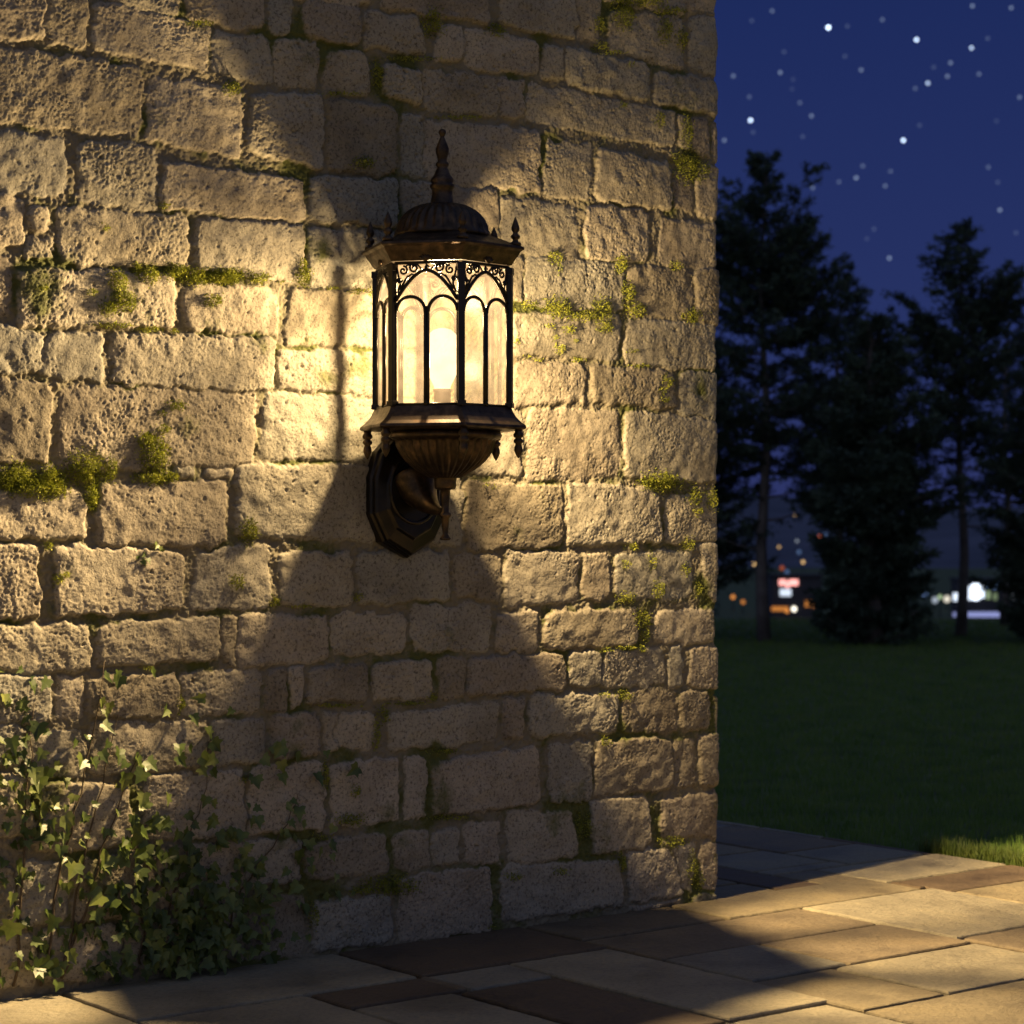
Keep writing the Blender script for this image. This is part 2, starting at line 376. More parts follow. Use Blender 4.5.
MOSS = [
 ('ragged upright yellow-green moss clump under the left end of the long moss ridge', bl('D', (480,170,40,50), (500,250,60,45), (440,280,35,30), (370,215,22,15))),
 ('long thin ridge of bright moss lying along a joint left of the lantern roof', bl('D', (610,140,45,40), (720,130,55,32), (800,150,70,36), (920,150,90,30)) + bl('E', (100,150,90,30), (240,160,45,28))),
 ('small moss tuft hanging in the vertical joint just left of the lantern', bl('E', (425,150,35,45), (420,100,16,25))),
 ('thick dark green moss cushion at the left edge of the wall', bl('D', (70,970,80,55), (215,985,65,65)) + bl('G', (150,25,120,50), (30,10,50,35))),
 ('rounded moss cushion between the left edge cushion and the upright oval one', bl('D', (350,940,78,68), (455,940,28,50)) + bl('G', (380,60,28,60))),
 ('upright oval moss cushion at mid height on the left wall', bl('D', (630,880,62,78), (595,815,40,28), (630,975,85,26), (705,970,30,22))),
 ('small square moss tuft in a joint below and left of the backplate', bl('H', (32,210,38,52))),
 ('broad bright moss patch spreading right of the lantern glass', bl('F', (320,280,62,42), (420,310,70,22), (500,290,48,48), (512,358,35,22))),
 ('vertical moss trail in the joint near the right end of the wall at lantern height', bl('F', (580,100,28,35), (610,220,28,50), (640,290,42,32))),
 ('mossy clump near the right end of the wall level with the lantern finial', bl('C', (870,690,66,56), (820,650,30,25))),
 ('dark moss hanging from the top of the wall near its right end', bl('C', (590,60,45,60), (650,5,110,26), (780,45,60,18), (760,120,28,50), (830,160,24,42))),
 ('mossy band in the joint at the right end level with the backplate', bl('I', (760,25,90,30), (690,5,50,14), (880,65,30,45), (890,130,20,20), (950,80,25,50)) + bl('F', (740,985,80,35))),
 ('moss streak running down the joint in the lower right of the wall', bl('I', (670,570,36,40), (680,640,20,40), (660,690,20,18), (595,687,50,9), (625,690,30,9))),
 ('flat dark moss cushion on a ledge in the shadow near the paving', bl('K', (615,680,110,38), (500,700,60,16))),
]
for lab, bs in MOSS:
    o = link(bpy.data.objects.new('moss_patch', tuft_mesh('moss_patch', bs, M_moss)))
    tag(o, lab, 'moss', 'moss patches growing on the stone wall')
rest = (bl('C', (845,540,26,68)) + bl('I', (515,695,32,11), (600,485,40,24), (735,450,22,45), (705,340,18,34)) + bl('D', (870,250,38,30), (560,120,25,25), (460,350,80,12), (620,365,60,10), (670,775,28,20), (720,680,38,22), (660,710,18,10), (170,200,22,12), (720,370,20,12)) +
 bl('E', (640,210,38,13), (540,200,40,6), (700,215,15,18), (340,172,14,6)) + bl('G', (970,420,32,28), (200,270,22,20), (235,410,22,25), (265,390,18,15), (740,920,14,40), (600,770,30,8)) +
 bl('C', (500,190,33,23), (490,100,20,35), (735,490,18,35), (585,430,14,14), (70,120,40,28), (610,265,14,10), (540,215,50,10)) + bl('A', (955,360,38,30), (670,845,16,14), (820,95,60,12), (430,935,14,16)) +
 bl('B', (790,95,42,55), (500,670,45,26), (565,310,26,58), (700,240,110,10), (900,480,120,7), (420,385,80,8)) +
 bl('F', (310,70,33,28), (320,120,9,28), (205,265,33,18), (360,365,28,18), (325,450,22,23), (275,355,24,11), (385,415,11,7), (300,400,11,20), (810,105,26,20), (870,310,40,33), (765,580,22,28), (750,655,24,10), (740,620,10,22), (410,490,33,11), (240,490,22,8), (195,480,13,9), (145,415,13,15), (135,280,12,14), (625,455,20,8), (660,515,50,8)) +
 bl('I', (855,262,30,28), (625,275,33,13), (600,345,18,20), (845,370,18,28), (510,880,24,13), (595,885,28,22), (900,440,13,32), (20,20,14,8), (55,32,8,8)) +
 bl('L', (510,85,22,24), (440,440,15,60), (410,430,12,60), (790,500,58,24), (870,600,20,60), (900,660,14,50), (580,590,22,40), (330,620,28,16), (140,640,36,16), (560,545,20,14), (50,850,12,10)) +
 bl('K', (450,410,66,26), (350,230,16,60), (470,290,20,26), (840,130,60,10), (340,480,40,12), (860,400,90,10), (300,800,16,60), (20,240,16,16), (560,60,16,60)) +
 bl('H', (150,500,26,22), (480,480,20,20), (790,890,26,18), (590,960,24,40), (400,925,90,8), (700,915,90,8), (250,520,60,6)))
o = link(bpy.data.objects.new('moss', tuft_mesh('moss', rest, M_moss, .8)))
tag(o, 'thin scattered moss specks filling the wall joints', 'moss', kind='stuff')
# ------------------------------------------------------------------ ivy
M_ivy = leaf_mat('ivy_leaf', [(.3, (.035, .06, .012)), (.5, (.10, .145, .026)), (.72, (.23, .26, .065))], .42, .3, 11)
M_stem = simple('ivy_stem', (.09, .065, .035), .8)
LEAF = [(0, 0), (.22, -.10), (.52, -.02), (.38, .22), (.50, .46), (.24, .50), (0, 1.0), (-.24, .50), (-.50, .46), (-.38, .22), (-.52, -.02), (-.22, -.10)]
def ivy_leaves(pts, name, parent):
    Vs, Fs = [], []
    for (px, py, size, lift) in pts:
        s, z = px2sz(px, py); t = max(float(surf_t(s, z)), -.012)+lift
        out = np.array([NN[0], NN[1], 0.]); al = np.array([D[0], D[1], 0.]); up = np.array([0, 0, 1.])
        # leaf normal: out of the wall, tipped upward; the tip of the leaf hangs down
        nrm = out*1.0+up*random.uniform(-.1, .9)+al*random.uniform(-.7, .7); nrm /= np.linalg.norm(nrm)
        ang = random.gauss(0, .7)
        tip = -up*math.cos(ang)+al*math.sin(ang); tip -= nrm*(tip@nrm); tip /= np.linalg.norm(tip)
        sd = np.cross(nrm, tip)
        o = np.array(W(s, t, z)); i0 = len(Vs); fold = random.uniform(.1, .4); curl = random.uniform(.0, .35)
        Vs.append(o+tip*size*.32-nrm*size*.02)
        asp = random.uniform(.7, 1.15); lob = random.uniform(.6, 1.1)
        for (x, y) in LEAF:
            if abs(abs(x)-.24) < .02 or abs(abs(x)-.38) < .02: x *= 1.5-.5*lob
            x *= random.uniform(.88, 1.12)*asp; y *= random.uniform(.92, 1.08)
            Vs.append(o+sd*x*size+tip*(y)*size+nrm*(abs(x)*fold-curl*y*y*.5)*size)
        n = len(LEAF)
        for k in range(n): Fs.append((i0, i0+1+k, i0+1+(k+1) % n))
    me = np_mesh(name, np.array(Vs), np.array(Fs), M_ivy, False)
    return link(bpy.data.objects.new(name, me), parent)
def jj(c, *ps):
    ox, oy = CROPS[c]; return [(ox+p[0]*K, oy+p[1]*K) for p in ps]
lit = jj('J', (335,60),(310,150),(350,150),(395,125),(478,118),(575,160),(700,95),(705,145),(790,145),(800,195),(850,200),(150,235),(130,195),(190,195),(135,360),(145,410),(245,460),(225,510),(50,570),(75,600),(290,580),(310,640),(315,700),(430,550),(480,540),(500,560),(560,535),(580,510),(740,510),(450,725),(485,740),(545,725),(385,710),(370,775),(200,800),(55,770),(115,900),(160,905),(250,935),(380,995),(400,1005),(20,70),(140,10),(110,20),(390,10),(495,215),(510,235),(640,415),(860,325),(580,800),(440,870),(40,940),(10,860),(225,1000),(130,1010),(600,650),(620,545),(560,640),(790,600),(960,450),(230,380),(260,400),(95,490),(190,460),
      (405,-185),(455,-205),(480,-180),(100,-160),(655,-50),(415,-75),(600,-210),(175,-170),(20,700),(25,820),(700,540))
tiny = jj('G', (560,312),(578,330),(600,322),(590,300),(655,272),(672,280),(640,262))
dark = []
def scatter(n, cx, cy, sx, sy, lim):
    k = 0
    while k < n:
        x, y = random.gauss(cx, sx), random.gauss(cy, sy)
        gy = HOR+.143*(3300-x)-6
        if lim[0] < x < lim[1] and lim[2] < y < min(lim[3], gy): dark.append((x, y)); k += 1
scatter(360, 185, 915, 46, 48, (70, 300, 800, 1000)); scatter(70, 80, 945, 50, 30, (-60, 200, 850, 1000)); scatter(95, 20, 800, 22, 55, (-60, 70, 660, 990))
scatter(36, 290, 840, 30, 60, (240, 370, 740, 960)); scatter(40, -60, 880, 40, 80, (-150, 10, 680, 1000)); scatter(60, 170, 800, 70, 55, (60, 300, 690, 880))
ivl = empty('ivy_plant', W(px2sz(20, 800)[0], 0, 0)); tag(ivl, 'climbing ivy with bright pointed leaves at the lower left of the wall', 'ivy')
ivd = empty('ivy_plant', W(px2sz(200, 930)[0], 0, 0)); tag(ivd, 'dense dark ivy mass at the foot of the wall right of the bright climbing ivy', 'ivy')
for o in (ivl, ivd): o.location = (0, 0, 0)
lp = [(x, y, random.uniform(.026, .054), random.uniform(.015, .05)) for x, y in lit]
lp += [(x, y, random.uniform(.012, .02), .006) for x, y in tiny]
lp += [(x, y, random.uniform(.02, .036), random.uniform(.0, .03)) for x, y in dark if x < 110]
dp = [(x, y, random.uniform(.022, .046), random.uniform(.0, .07)) for x, y in dark if x >= 110]
dl = [p for p in lp if p[0] > 150 and p[1] > 830]; lp = [p for p in lp if p not in dl]
ivy_leaves(lp, 'foliage', ivl); ivy_leaves(dp+dl, 'foliage', ivd)
def vine(mb, pts, r):
    Q = []
    for (x, y) in pts:
        s, z = px2sz(x, y); Q.append(W(s, float(surf_t(s, z))+.006, z))
    m = len(Q); mb.tube(Q, [r*(1-.75*i/(m-1)) for i in range(m)], 5)
def wander(x0, y0, x1, y1, n=16, a=5):
    out = []; ox = 0
    for i in range(n):
        f = i/(n-1); ox += random.gauss(0, a*.5); out.append((x0+(x1-x0)*f+ox*(1-abs(2*f-1)*.3), y0+(y1-y0)*f+random.gauss(0, 1.5)))
    return out
mb = MB()
for a in ((15,985,35,700),(40,985,100,660),(60,980,120,715),(60,975,150,740),(-30,1000,-50,760)): vine(mb, wander(*a), .0042)
mb.build('stem', M_stem, ivl, True)
mb = MB()
for a in ((150,965,210,775),(215,955,300,790),(140,965,150,860)): vine(mb, wander(*a), .0038)
mb.build('stem', M_stem, ivd, True)
# ------------------------------------------------------------------ the lantern
s_l = px2sz(394.8, 400)[0]; O_L = .232
LX, LY, _ = W(s_l, O_L, 0); U = LY/F
zz = lambda py: CAMH+(HOR-py)*U           # picture row at the lantern axis -> height
def P_(prof): return [(r*U, zz(y)) for r, y in prof]
def metal_mat():
    m, nt, out = mat('aged_bronze'); b = N(nt, 'BsdfPrincipled', Metallic=.85)
    tc = N(nt, 'TexCoord'); n = N(nt, 'TexNoise', Scale=35, Detail=7, Roughness=.6); L(nt, tc.outputs['Object'], n.inputs['Vector'])
    L(nt, ramp(nt, n.outputs[0], [(.3, (.028, .022, .018)), (.55, (.075, .052, .034)), (.75, (.16, .10, .055))]), b.inputs['Base Color'])
    L(nt, ramp(nt, n.outputs[0], [(.3, (.55, .55, .55)), (.7, (.33, .33, .33))]), b.inputs['Roughness'])
    n2 = N(nt, 'TexNoise', Scale=260, Detail=3); L(nt, tc.outputs['Object'], n2.inputs['Vector'])
    bu = N(nt, 'Bump', Strength=.25, Distance=.001); L(nt, n2.outputs[0], bu.inputs['Height']); L(nt, bu.outputs[0], b.inputs['Normal'])
    L(nt, b.outputs[0], out.inputs[0]); return m
BR = metal_mat()
PLM = simple('blackened_bronze', (.022, .020, .019), .3, .8, bump=.2, bscale=60, col2=(.038, .031, .025))
lan = empty('wall_lantern', (LX, LY, zz(510)))
tag(lan, 'ornate bronze hexagonal wall lantern with a glowing bulb', 'lantern')
def part(mb, name, parent=lan, smooth=False, bevel=0, m=BR):
    """parts are modelled in world metres round the lantern axis, then hung on their parent"""
    mb.v = [(x, y, z) for x, y, z in mb.v]
    o = mb.build(name, m, None, smooth, bevel)
    o.parent = parent
    bpy.context.view_layer.update()
    o.matrix_parent_inverse = parent.matrix_world.inverted()
    return o
PH = math.radians(17)
# roof: hexagonal cornice and skirt, fluted dome
mb = MB(); mb.lathe(P_([(47,235.5),(54,238.5),(62,241.5),(71,245),(78,247.5),(84,249.5),(84.3,252),(80.5,254),(78.5,257.5),(75.5,261),(73,265),(71,267.5),(66,267.5),(60,262),(20,258)]), 6, LX, LY, PH)
roof = part(mb, 'roof', bevel=.0012)
dprof = [(49,238),(48.5,234.5)]+[(47*math.cos(a)**.8, 234-31*math.sin(a)) for a in [i/14*1.42 for i in range(1, 15)]]
dprof = [(r if r > 12 else 12, y) for r, y in dprof]
mb = MB(); mb.lathe(P_(dprof), 192, LX, LY, 0, (2, len(dprof)-1, 32, .05)); dome = part(mb, 'dome', roof, True)
mb = MB(); mb.lathe(P_([(14,206),(12,203),(10.5,195),(10.5,190),(12.5,187.5),(12.5,185),(10.5,184),(12,181.5),(11.5,179),(8.5,175.5),(6.5,170),(5,168),(6.8,165.5),(6.8,163.5),(4.6,161.5),(5,158),(6.6,153),(6.8,149),(5,144),(3,139.5),(2,137),(2.6,135.6),(3.8,133),(3.6,130.8),(2,129.2),(.3,128.8)]), 28, LX, LY)
part(mb, 'top_finial', roof, True)
for k in range(6):
    a = PH+k*PI/3; r = 75*U
    x, y = LX+r*math.sin(a), LY-r*math.cos(a)
    mb = MB(); mb.lathe(P_([(6,248),(5.5,245),(3,243.8),(2.6,242),(4.4,240),(4.6,238),(2.8,236.4),(2.4,235),(4,232.5),(4.2,230),(3,226.5),(1.8,223),(.4,219.5)]), 14, x, y); part(mb, 'corner_finial', roof, True)
# base plate with pendants
mb = MB(); mb.lathe(P_([(20,409),(66,408.5),(71,408.5),(72,411),(74,415),(77,419),(81,423),(86,426.5),(86.5,429),(84,430.5),(60,431.5),(20,431.5)]), 6, LX, LY, PH)
base_p = part(mb, 'base_plate', bevel=.0012)
for k in range(6):
    a = PH+k*PI/3; r = 78*U; x, y = LX+r*math.sin(a), LY-r*math.cos(a)
    mb = MB(); mb.lathe(P_([(4.2,429.5),(3.6,433),(5.2,435),(5,437.5),(2.8,439),(5,441),(4.8,443),(3,444.5),(4,448),(4.4,451),(3,454.5),(1.4,457.5),(.3,459)]), 14, x, y); part(mb, 'pendant', base_p, True)
# bowl under the base, with its spindle
bx = LX+3*U
mb = MB(); bp = [(48,430),(55,432),(57,435.5),(55.5,438.5),(51,440),(50,442)]+[(r, y) for r, y in [(49.5,446),(47.5,451),(44.5,456),(40,461.5),(34.5,466.5),(28,471),(21,475),(15.5,478)]]
mb.lathe(P_(bp), 200, bx, LY, 0, (5, len(bp)-1, 34, .075)); bowl = part(mb, 'bowl', smooth=True)
mb = MB(); mb.lathe(P_([(13,476.5),(11.5,478),(11,482),(11,487),(10,489),(5,490),(4.6,496),(4,504),(3.8,512),(6,513.5),(6.2,516),(4.2,518),(3.8,524),(3,531),(2.6,534),(4.5,537),(5.8,538.5),(5,540),(.5,540.5)]), 24, bx, LY)
part(mb, 'spindle', bowl, True)
# cage: corner posts and one traceried panel per side
RP = 69*U
for k in range(6):
    a = PH+k*PI/3; mb = MB()
    c, s_ = math.cos(a), math.sin(a); h = 3.4*U
    rad = np.array([s_, -c]); tan = np.array([c, s_])
    def ring(hw, hd, z): return [(LX+RP*s_+rad[0]*p*hd+tan[0]*q*hw, LY-RP*c+rad[1]*p*hd+tan[1]*q*hw, z) for p, q in ((1,-1),(1,1),(-1,1),(-1,-1))]
    for (hw, z0, z1) in ((1, 409, 270), (1.3, 409, 404), (1.25, 277, 270)):
        vs = ring(h*hw, h*hw*.9, zz(z0)+ (0.0003 if hw > 1 else 0))+ring(h*hw, h*hw*.9, zz(z1)); mb.add(vs, [(0,1,2,3),(7,6,5,4),(0,4,5,1),(1,5,6,2),(2,6,7,3),(3,7,4,0)])
    part(mb, 'post', bevel=.0012, m=PLM)
def glass_mat():
    m, nt, out = mat('seedy_glass')
    tr = N(nt, 'BsdfTransparent'); tr.inputs[0].default_value = (.87, .82, .75, 1)
    gl = N(nt, 'BsdfGlossy', Roughness=.3); tl = N(nt, 'BsdfTranslucent'); tl.inputs[0].default_value = (.95, .82, .70, 1)
    tc = N(nt, 'TexCoord'); n = N(nt, 'TexNoise', Scale=30, Detail=4); L(nt, tc.outputs['Object'], n.inputs['Vector'])
    bu = N(nt, 'Bump', Strength=.4, Distance=.003); L(nt, n.outputs[0], bu.inputs['Height']); L(nt, bu.outputs[0], gl.inputs['Normal'])
    m1 = N(nt, 'MixShader'); L(nt, ramp(nt, n.outputs[0], [(.3, (.045, .045, .045)), (.7, (.085, .085, .085))]), m1.inputs[0]); L(nt, tr.outputs[0], m1.inputs[1]); L(nt, tl.outputs[0], m1.inputs[2])
    fr = N(nt, 'LayerWeight', Blend=.5); m2 = N(nt, 'MixShader'); L(nt, ramp(nt, fr.outputs['Facing'], [(0, (.012, .012, .012)), (.6, (.05, .05, .05)), (1, (.6, .6, .6))]), m2.inputs[0]); L(nt, m1.outputs[0], m2.inputs[1]); L(nt, gl.outputs[0], m2.inputs[2])
    L(nt, m2.outputs[0], out.inputs[0]); return m
GL = glass_mat()
HW = 32.0       # half width of the opening of one side, px
def spiral(cx, cy, r0, turns, a0, sgn, n=18):
    return [(cx+r0*(1-.82*i/(n-1))*math.cos(a0+sgn*turns*2*PI*i/(n-1)), cy-r0*(1-.82*i/(n-1))*math.sin(a0+sgn*turns*2*PI*i/(n-1))) for i in range(n)]
curves = []
# (points in panel pixels: x from the panel's middle, picture row; half thickness)
for sg_ in (-1, 1):
    # round-headed lights
    curves.append(([(sg_*(1.3), 408)]+[(sg_*1.3, 312)], 2.0))
    c0 = 16.2*sg_
    curves.append(([(c0+14.6*math.cos(a), 317-14.5*math.sin(a)) for a in [i/16*PI for i in range(17)]], 1.9))
    curves.append(([(sg_*31, 408), (sg_*31, 316)], 1.2))
    # pointed arch
    ap = []
    for i in range(13):
        f = i/12; ap.append((sg_*31*(1-f)**.82*1.0, 306-30*math.sin(f*PI/2*.98)**1.0*(1)))
    ap = [(sg_*(31-31*f), 306-29*(1-(1-f)**1.75)) for f in [i/12 for i in range(13)]]
    curves.append((ap, 2.0))
    # scrolls in the spandrel
    curves.append((spiral(sg_*12.5, 274.5, 5.2, 1.35, PI/2, -sg_), 1.25))
    curves.append((spiral(sg_*23.5, 277, 4.6, 1.3, PI/2, sg_), 1.2))
    curves.append(([(sg_*29.5, 299), (sg_*26.5, 290), (sg_*28.5, 282), (sg_*30, 274)], 1.2))
    curves.append(([(sg_*18.5, 282), (sg_*22, 287), (sg_*27, 296)], 1.2))
    curves.append(([(sg_*5, 276), (sg_*9, 271.5), (sg_*19, 271.5), (sg_*22, 274)], 1.1))
    curves.append((spiral(sg_*27.5, 286, 3.0, 1.1, 0, sg_), 1.1))
    curves.append(([(sg_*8, 280), (sg_*11, 282), (sg_*15, 280.5), (sg_*18.5, 283)], 1.1))
curves.append(([(-32, 269.5), (32, 269.5)], 1.6)); curves.append(([(-32, 407.5), (32, 407.5)], 1.6))
curves.append(([(0, 271), (0, 278)], 1.2)); curves.append((spiral(0, 274.5, 2.6, 1, 0, 1), .8))
for k in range(6):
    a = PH+(k+.5)*PI/3; ap_ = RP*math.cos(PI/6)
    nx, ny = math.sin(a), -math.cos(a); tx, ty = math.cos(a), math.sin(a)
    def pp(x, y, off=0): return (LX+nx*(ap_+off)+tx*x*U, LY+ny*(ap_+off)+ty*x*U, zz(y))
    mb = MB()
    for pts, th in curves: mb.tube([pp(x, y) for x, y in pts], th*U, 6)
    # mullion foot
    mb.lathe([(3.2*U, zz(408.5)), (2.6*U, zz(405)), (2.2*U, zz(403))], 8, pp(0, 0)[0], pp(0, 0)[1])
    fr = part(mb, 'panel_frame', smooth=True, m=PLM)
    g = MB(); q = .0016
    c = [pp(-32.5, 408.4, -.0045), pp(32.5, 408.4, -.0045), pp(32.5, 271.2, -.0045), pp(-32.5, 271.2, -.0045)]
    g.add(c, [(0, 1, 2, 3)]); part(g, 'glass_pane', fr, m=GL)
# small leaf ornament on the cornice over each panel
for k in range(6):
    a = PH+(k+.5)*PI/3; ap_ = 75*U*math.cos(PI/6); nx, ny = math.sin(a), -math.cos(a); tx, ty = math.cos(a), math.sin(a)
    mb = MB()
    for an in (-60, -32, 0, 32, 60):
        r = math.radians(an); mb.tube([(LX+nx*(ap_-.002)+tx*l*math.sin(r)*U, LY+ny*(ap_-.002)+ty*l*math.sin(r)*U, zz(268-l*math.cos(r))) for l in (0, 4, 8)], [1.2*U, 1.5*U, .3*U], 6)
    part(mb, 'leaf_ornament', roof, True)
# bulb and socket
mb = MB(); mb.lathe(P_([(8.5,409.5),(8.5,392),(9.5,391.5),(9.5,389),(7.5,388.5)]), 20, LX, LY)
part(mb, 'socket', m=simple('socket_ceramic', (.35, .28, .18), .6))
def bulb_mat():
    m, nt, out = mat('bulb_glow'); e = N(nt, 'Emission', Strength=2.6); e.inputs[0].default_value = (1, .80, .48, 1)
    t = N(nt, 'BsdfTransparent'); mx = N(nt, 'MixShader'); mx.inputs[0].default_value = .35
    L(nt, t.outputs[0], mx.inputs[1]); L(nt, e.outputs[0], mx.inputs[2]); L(nt, mx.outputs[0], out.inputs[0]); return m
mb = MB(); mb.lathe(P_([(7.5,389.5),(9,385),(12.5,378),(16,370),(18,360),(18,350),(16.5,341),(13.5,334),(9,330),(4,328.5),(.4,328)]), 28, LX, LY)
part(mb, 'bulb', smooth=True, m=bulb_mat())
# backplate: stepped, bevelled elongated shield; raised boss; trumpet arm
s_c = s_l+8.5*U/.787
OUT = [(-.105,.135),(-.055,.185),(.055,.185),(.105,.135),(.132,.06),(.132,-.045),(.088,-.125),(0,-.172),(-.088,-.125),(-.132,-.045),(-.132,.06)]
zc = zz(498)
mb = MB()
lay = [(1.0, -.014), (1.0, .020), (.95, .026), (.95, .038), (.91, .044), (.70, .050), (.66, .058), (.55, .058)]
n = len(OUT); vs = []; fs = []
for (sc_, t) in lay:
    for (x, y) in OUT: vs.append(W(s_c+x*sc_, t, zc+y*sc_))
for i in range(len(lay)-1):
    for k in range(n): fs.append((i*n+k, i*n+(k+1) % n, (i+1)*n+(k+1) % n, (i+1)*n+k))
fs.append(tuple(range(n))[::-1]); fs.append(tuple((len(lay)-1)*n+k for k in range(n)))
mb.add(vs, fs)
part(mb, 'backplate', bevel=.0018, m=PLM)
mb = MB()
Bz = []
p0 = np.array([s_c, .052, zz(478)]); p1 = np.array([s_c+.002, .10, zz(503)]); 
sb = s_l+( (bx-LX)*D[0]); tb = O_L+(bx-LX)*NN[0]
p3 = np.array([sb, tb, zz(511)]); p2 = np.array([(s_c+sb)/2, .18, zz(513.5)])
for i in range(22):
    f = i/21; p = (1-f)**3*p0+3*(1-f)**2*f*p1+3*(1-f)*f*f*p2+f**3*p3; Bz.append(W(*[p[0], p[1], p[2]]))
mb.tube(Bz, [(.009+.066*(1-i/21)**1.9) for i in range(22)], 28)
part(mb, 'arm', smooth=True)
mb = MB()
rg = [W(s_c+.083*math.cos(a), .056, zz(489)+.095*math.sin(a)) for a in [i/40*2*PI for i in range(41)]]
mb.tube(rg, .007, 8); part(mb, 'boss_ring', smooth=True, m=PLM)
li = bpy.data.lights.new('bulb_and_added_light', 'POINT'); li.energy = 225; li.color = (1.0, .74, .40); li.shadow_soft_size = .024
li.use_nodes = True; lt = li.node_tree; le = [q for q in lt.nodes if q.type == 'EMISSION'][0]
lf = lt.nodes.new('ShaderNodeLightFalloff'); lf.inputs[0].default_value = 1.0; ma = lt.nodes.new('ShaderNodeMath'); ma.operation = 'MULTIPLY_ADD'; lt.links.new(lf.outputs['Constant'], ma.inputs[0]); ma.inputs[1].default_value = .98
lf2 = lt.nodes.new('ShaderNodeLightFalloff'); lf2.inputs[0].default_value = .17; lt.links.new(lf2.outputs['Linear'], ma.inputs[2]); lt.links.new(ma.outputs[0], le.inputs['Strength'])
lo = link(bpy.data.objects.new('bulb_and_added_light', li)); lo.location = (LX, LY, zz(362)); lo.visible_camera = False
added_lamp = link(bpy.data.objects.new('bulb_and_added_light', li.copy())); added_lamp.data.energy = 215; added_lamp.location = (LX, LY, zz(287)); added_lamp.visible_camera = False  # lamp added above the bulb, where no source is, to narrow the lower shadow
# ------------------------------------------------------------------ paving
T = dict(l=(.24, .218, .155), t=(.205, .175, .11), b=(.105, .078, .05), m=(.165, .135, .088), g=(.19, .18, .14))
SL = [(.17,1.03,-.1,.40,'l'),(-.62,.17,-.1,.45,'l'),(1.03,1.70,-.1,.40,'b'),(1.71,2.3,-.1,.26,'m'),(2.3,3.2,-.02,.27,'t'),(1.70,2.60,.27,.62,'m'),(1.69,2.07,.62,.99,'g'),(2.07,2.60,.62,.99,'m'),
 (2.60,3.23,.27,.92,'l'),(3.23,3.85,.10,.36,'b'),(3.20,3.85,-.25,.10,'l'),(3.23,3.85,.36,.92,'t'),(1.32,1.69,.40,1.29,'l'),(1.03,1.32,.41,.62,'g'),(.99,1.32,.62,1.29,'b'),(.66,1.02,.41,.61,'b'),
 (.66,.98,.61,1.29,'l'),(.16,.66,.41,1.0,'l'),(-.62,.16,.45,1.0,'t'),(1.66,1.98,1.0,1.42,'t'),(1.98,2.58,1.0,1.42,'l'),(2.60,3.3,.92,1.42,'m'),(1.3,1.65,1.30,1.8,'l'),(1.65,2.4,1.42,2.0,'t')]
g = .05; TX0, TX1, TY0, TY1 = -2.5, 3.85, -4.0, 8.0
gx, gy = int(round((TX1-TX0)/g)), int(round((TY1-TY0)/g)); occ = np.zeros((gx, gy), bool)
ix = lambda v: int(round((v-TX0)/g)); iy = lambda v: int(round((v-TY0)/g))
for a, b, c, d, _ in SL: occ[ix(a):ix(b), iy(c):iy(d)] = True
slabs = list(SL); rp = random.Random(21)
for j in range(gy):
    for i in range(gx):
        if occ[i, j]: continue
        w, h = rp.choice([8, 10, 12, 14, 18]), rp.choice([7, 8, 12, 13])
        w = min(w, gx-i); h = min(h, gy-j)
        ww = 0
        while ww < w and not occ[i+ww, j]: ww += 1
        hh = 0
        while hh < h and not occ[i:i+ww, j+hh].any(): hh += 1
        occ[i:i+ww, j:j+hh] = True
        slabs.append((TX0+i*g, TX0+(i+ww)*g, TY0+j*g, TY0+(j+hh)*g, rp.choice('lltmgb')))
def flag_mat():
    m, nt, out = mat('flagstone'); b = N(nt, 'BsdfPrincipled', Roughness=.72); b.inputs['Specular IOR Level'].default_value = .35
    tc = N(nt, 'TexCoord'); g_ = tc.outputs['Object']; at = N(nt, 'Attribute', attribute_name='tone')
    n1 = N(nt, 'TexNoise', Scale=3.5, Detail=8, Roughness=.6); L(nt, g_, n1.inputs['Vector'])
    c = mixc(nt, 1, at.outputs['Color'], ramp(nt, n1.outputs[0], [(.28, (.5, .48, .46)), (.5, (.95, .94, .92)), (.75, (1.3, 1.25, 1.12))]), 'MULTIPLY')
    n2 = N(nt, 'TexNoise', Scale=70, Detail=8, Roughness=.7); L(nt, g_, n2.inputs['Vector'])
    c = mixc(nt, 1, c, ramp(nt, n2.outputs[0], [(.3, (.62, .62, .62)), (.5, (1, 1, 1)), (.75, (1.15, 1.15, 1.15))]), 'MULTIPLY')
    L(nt, c, b.inputs['Base Color']); L(nt, ramp(nt, n1.outputs[0], [(.3, (.55, .55, .55)), (.7, (.85, .85, .85))]), b.inputs['Roughness'])
    n3 = N(nt, 'TexNoise', Scale=16, Detail=12, Roughness=.7); L(nt, g_, n3.inputs['Vector'])
    bu = N(nt, 'Bump', Strength=.9, Distance=.02); L(nt, n3.outputs[0], bu.inputs['Height']); L(nt, bu.outputs[0], b.inputs['Normal'])
    L(nt, b.outputs[0], out.inputs[0]); return m
Vs, Fs, Ts = [], [], []
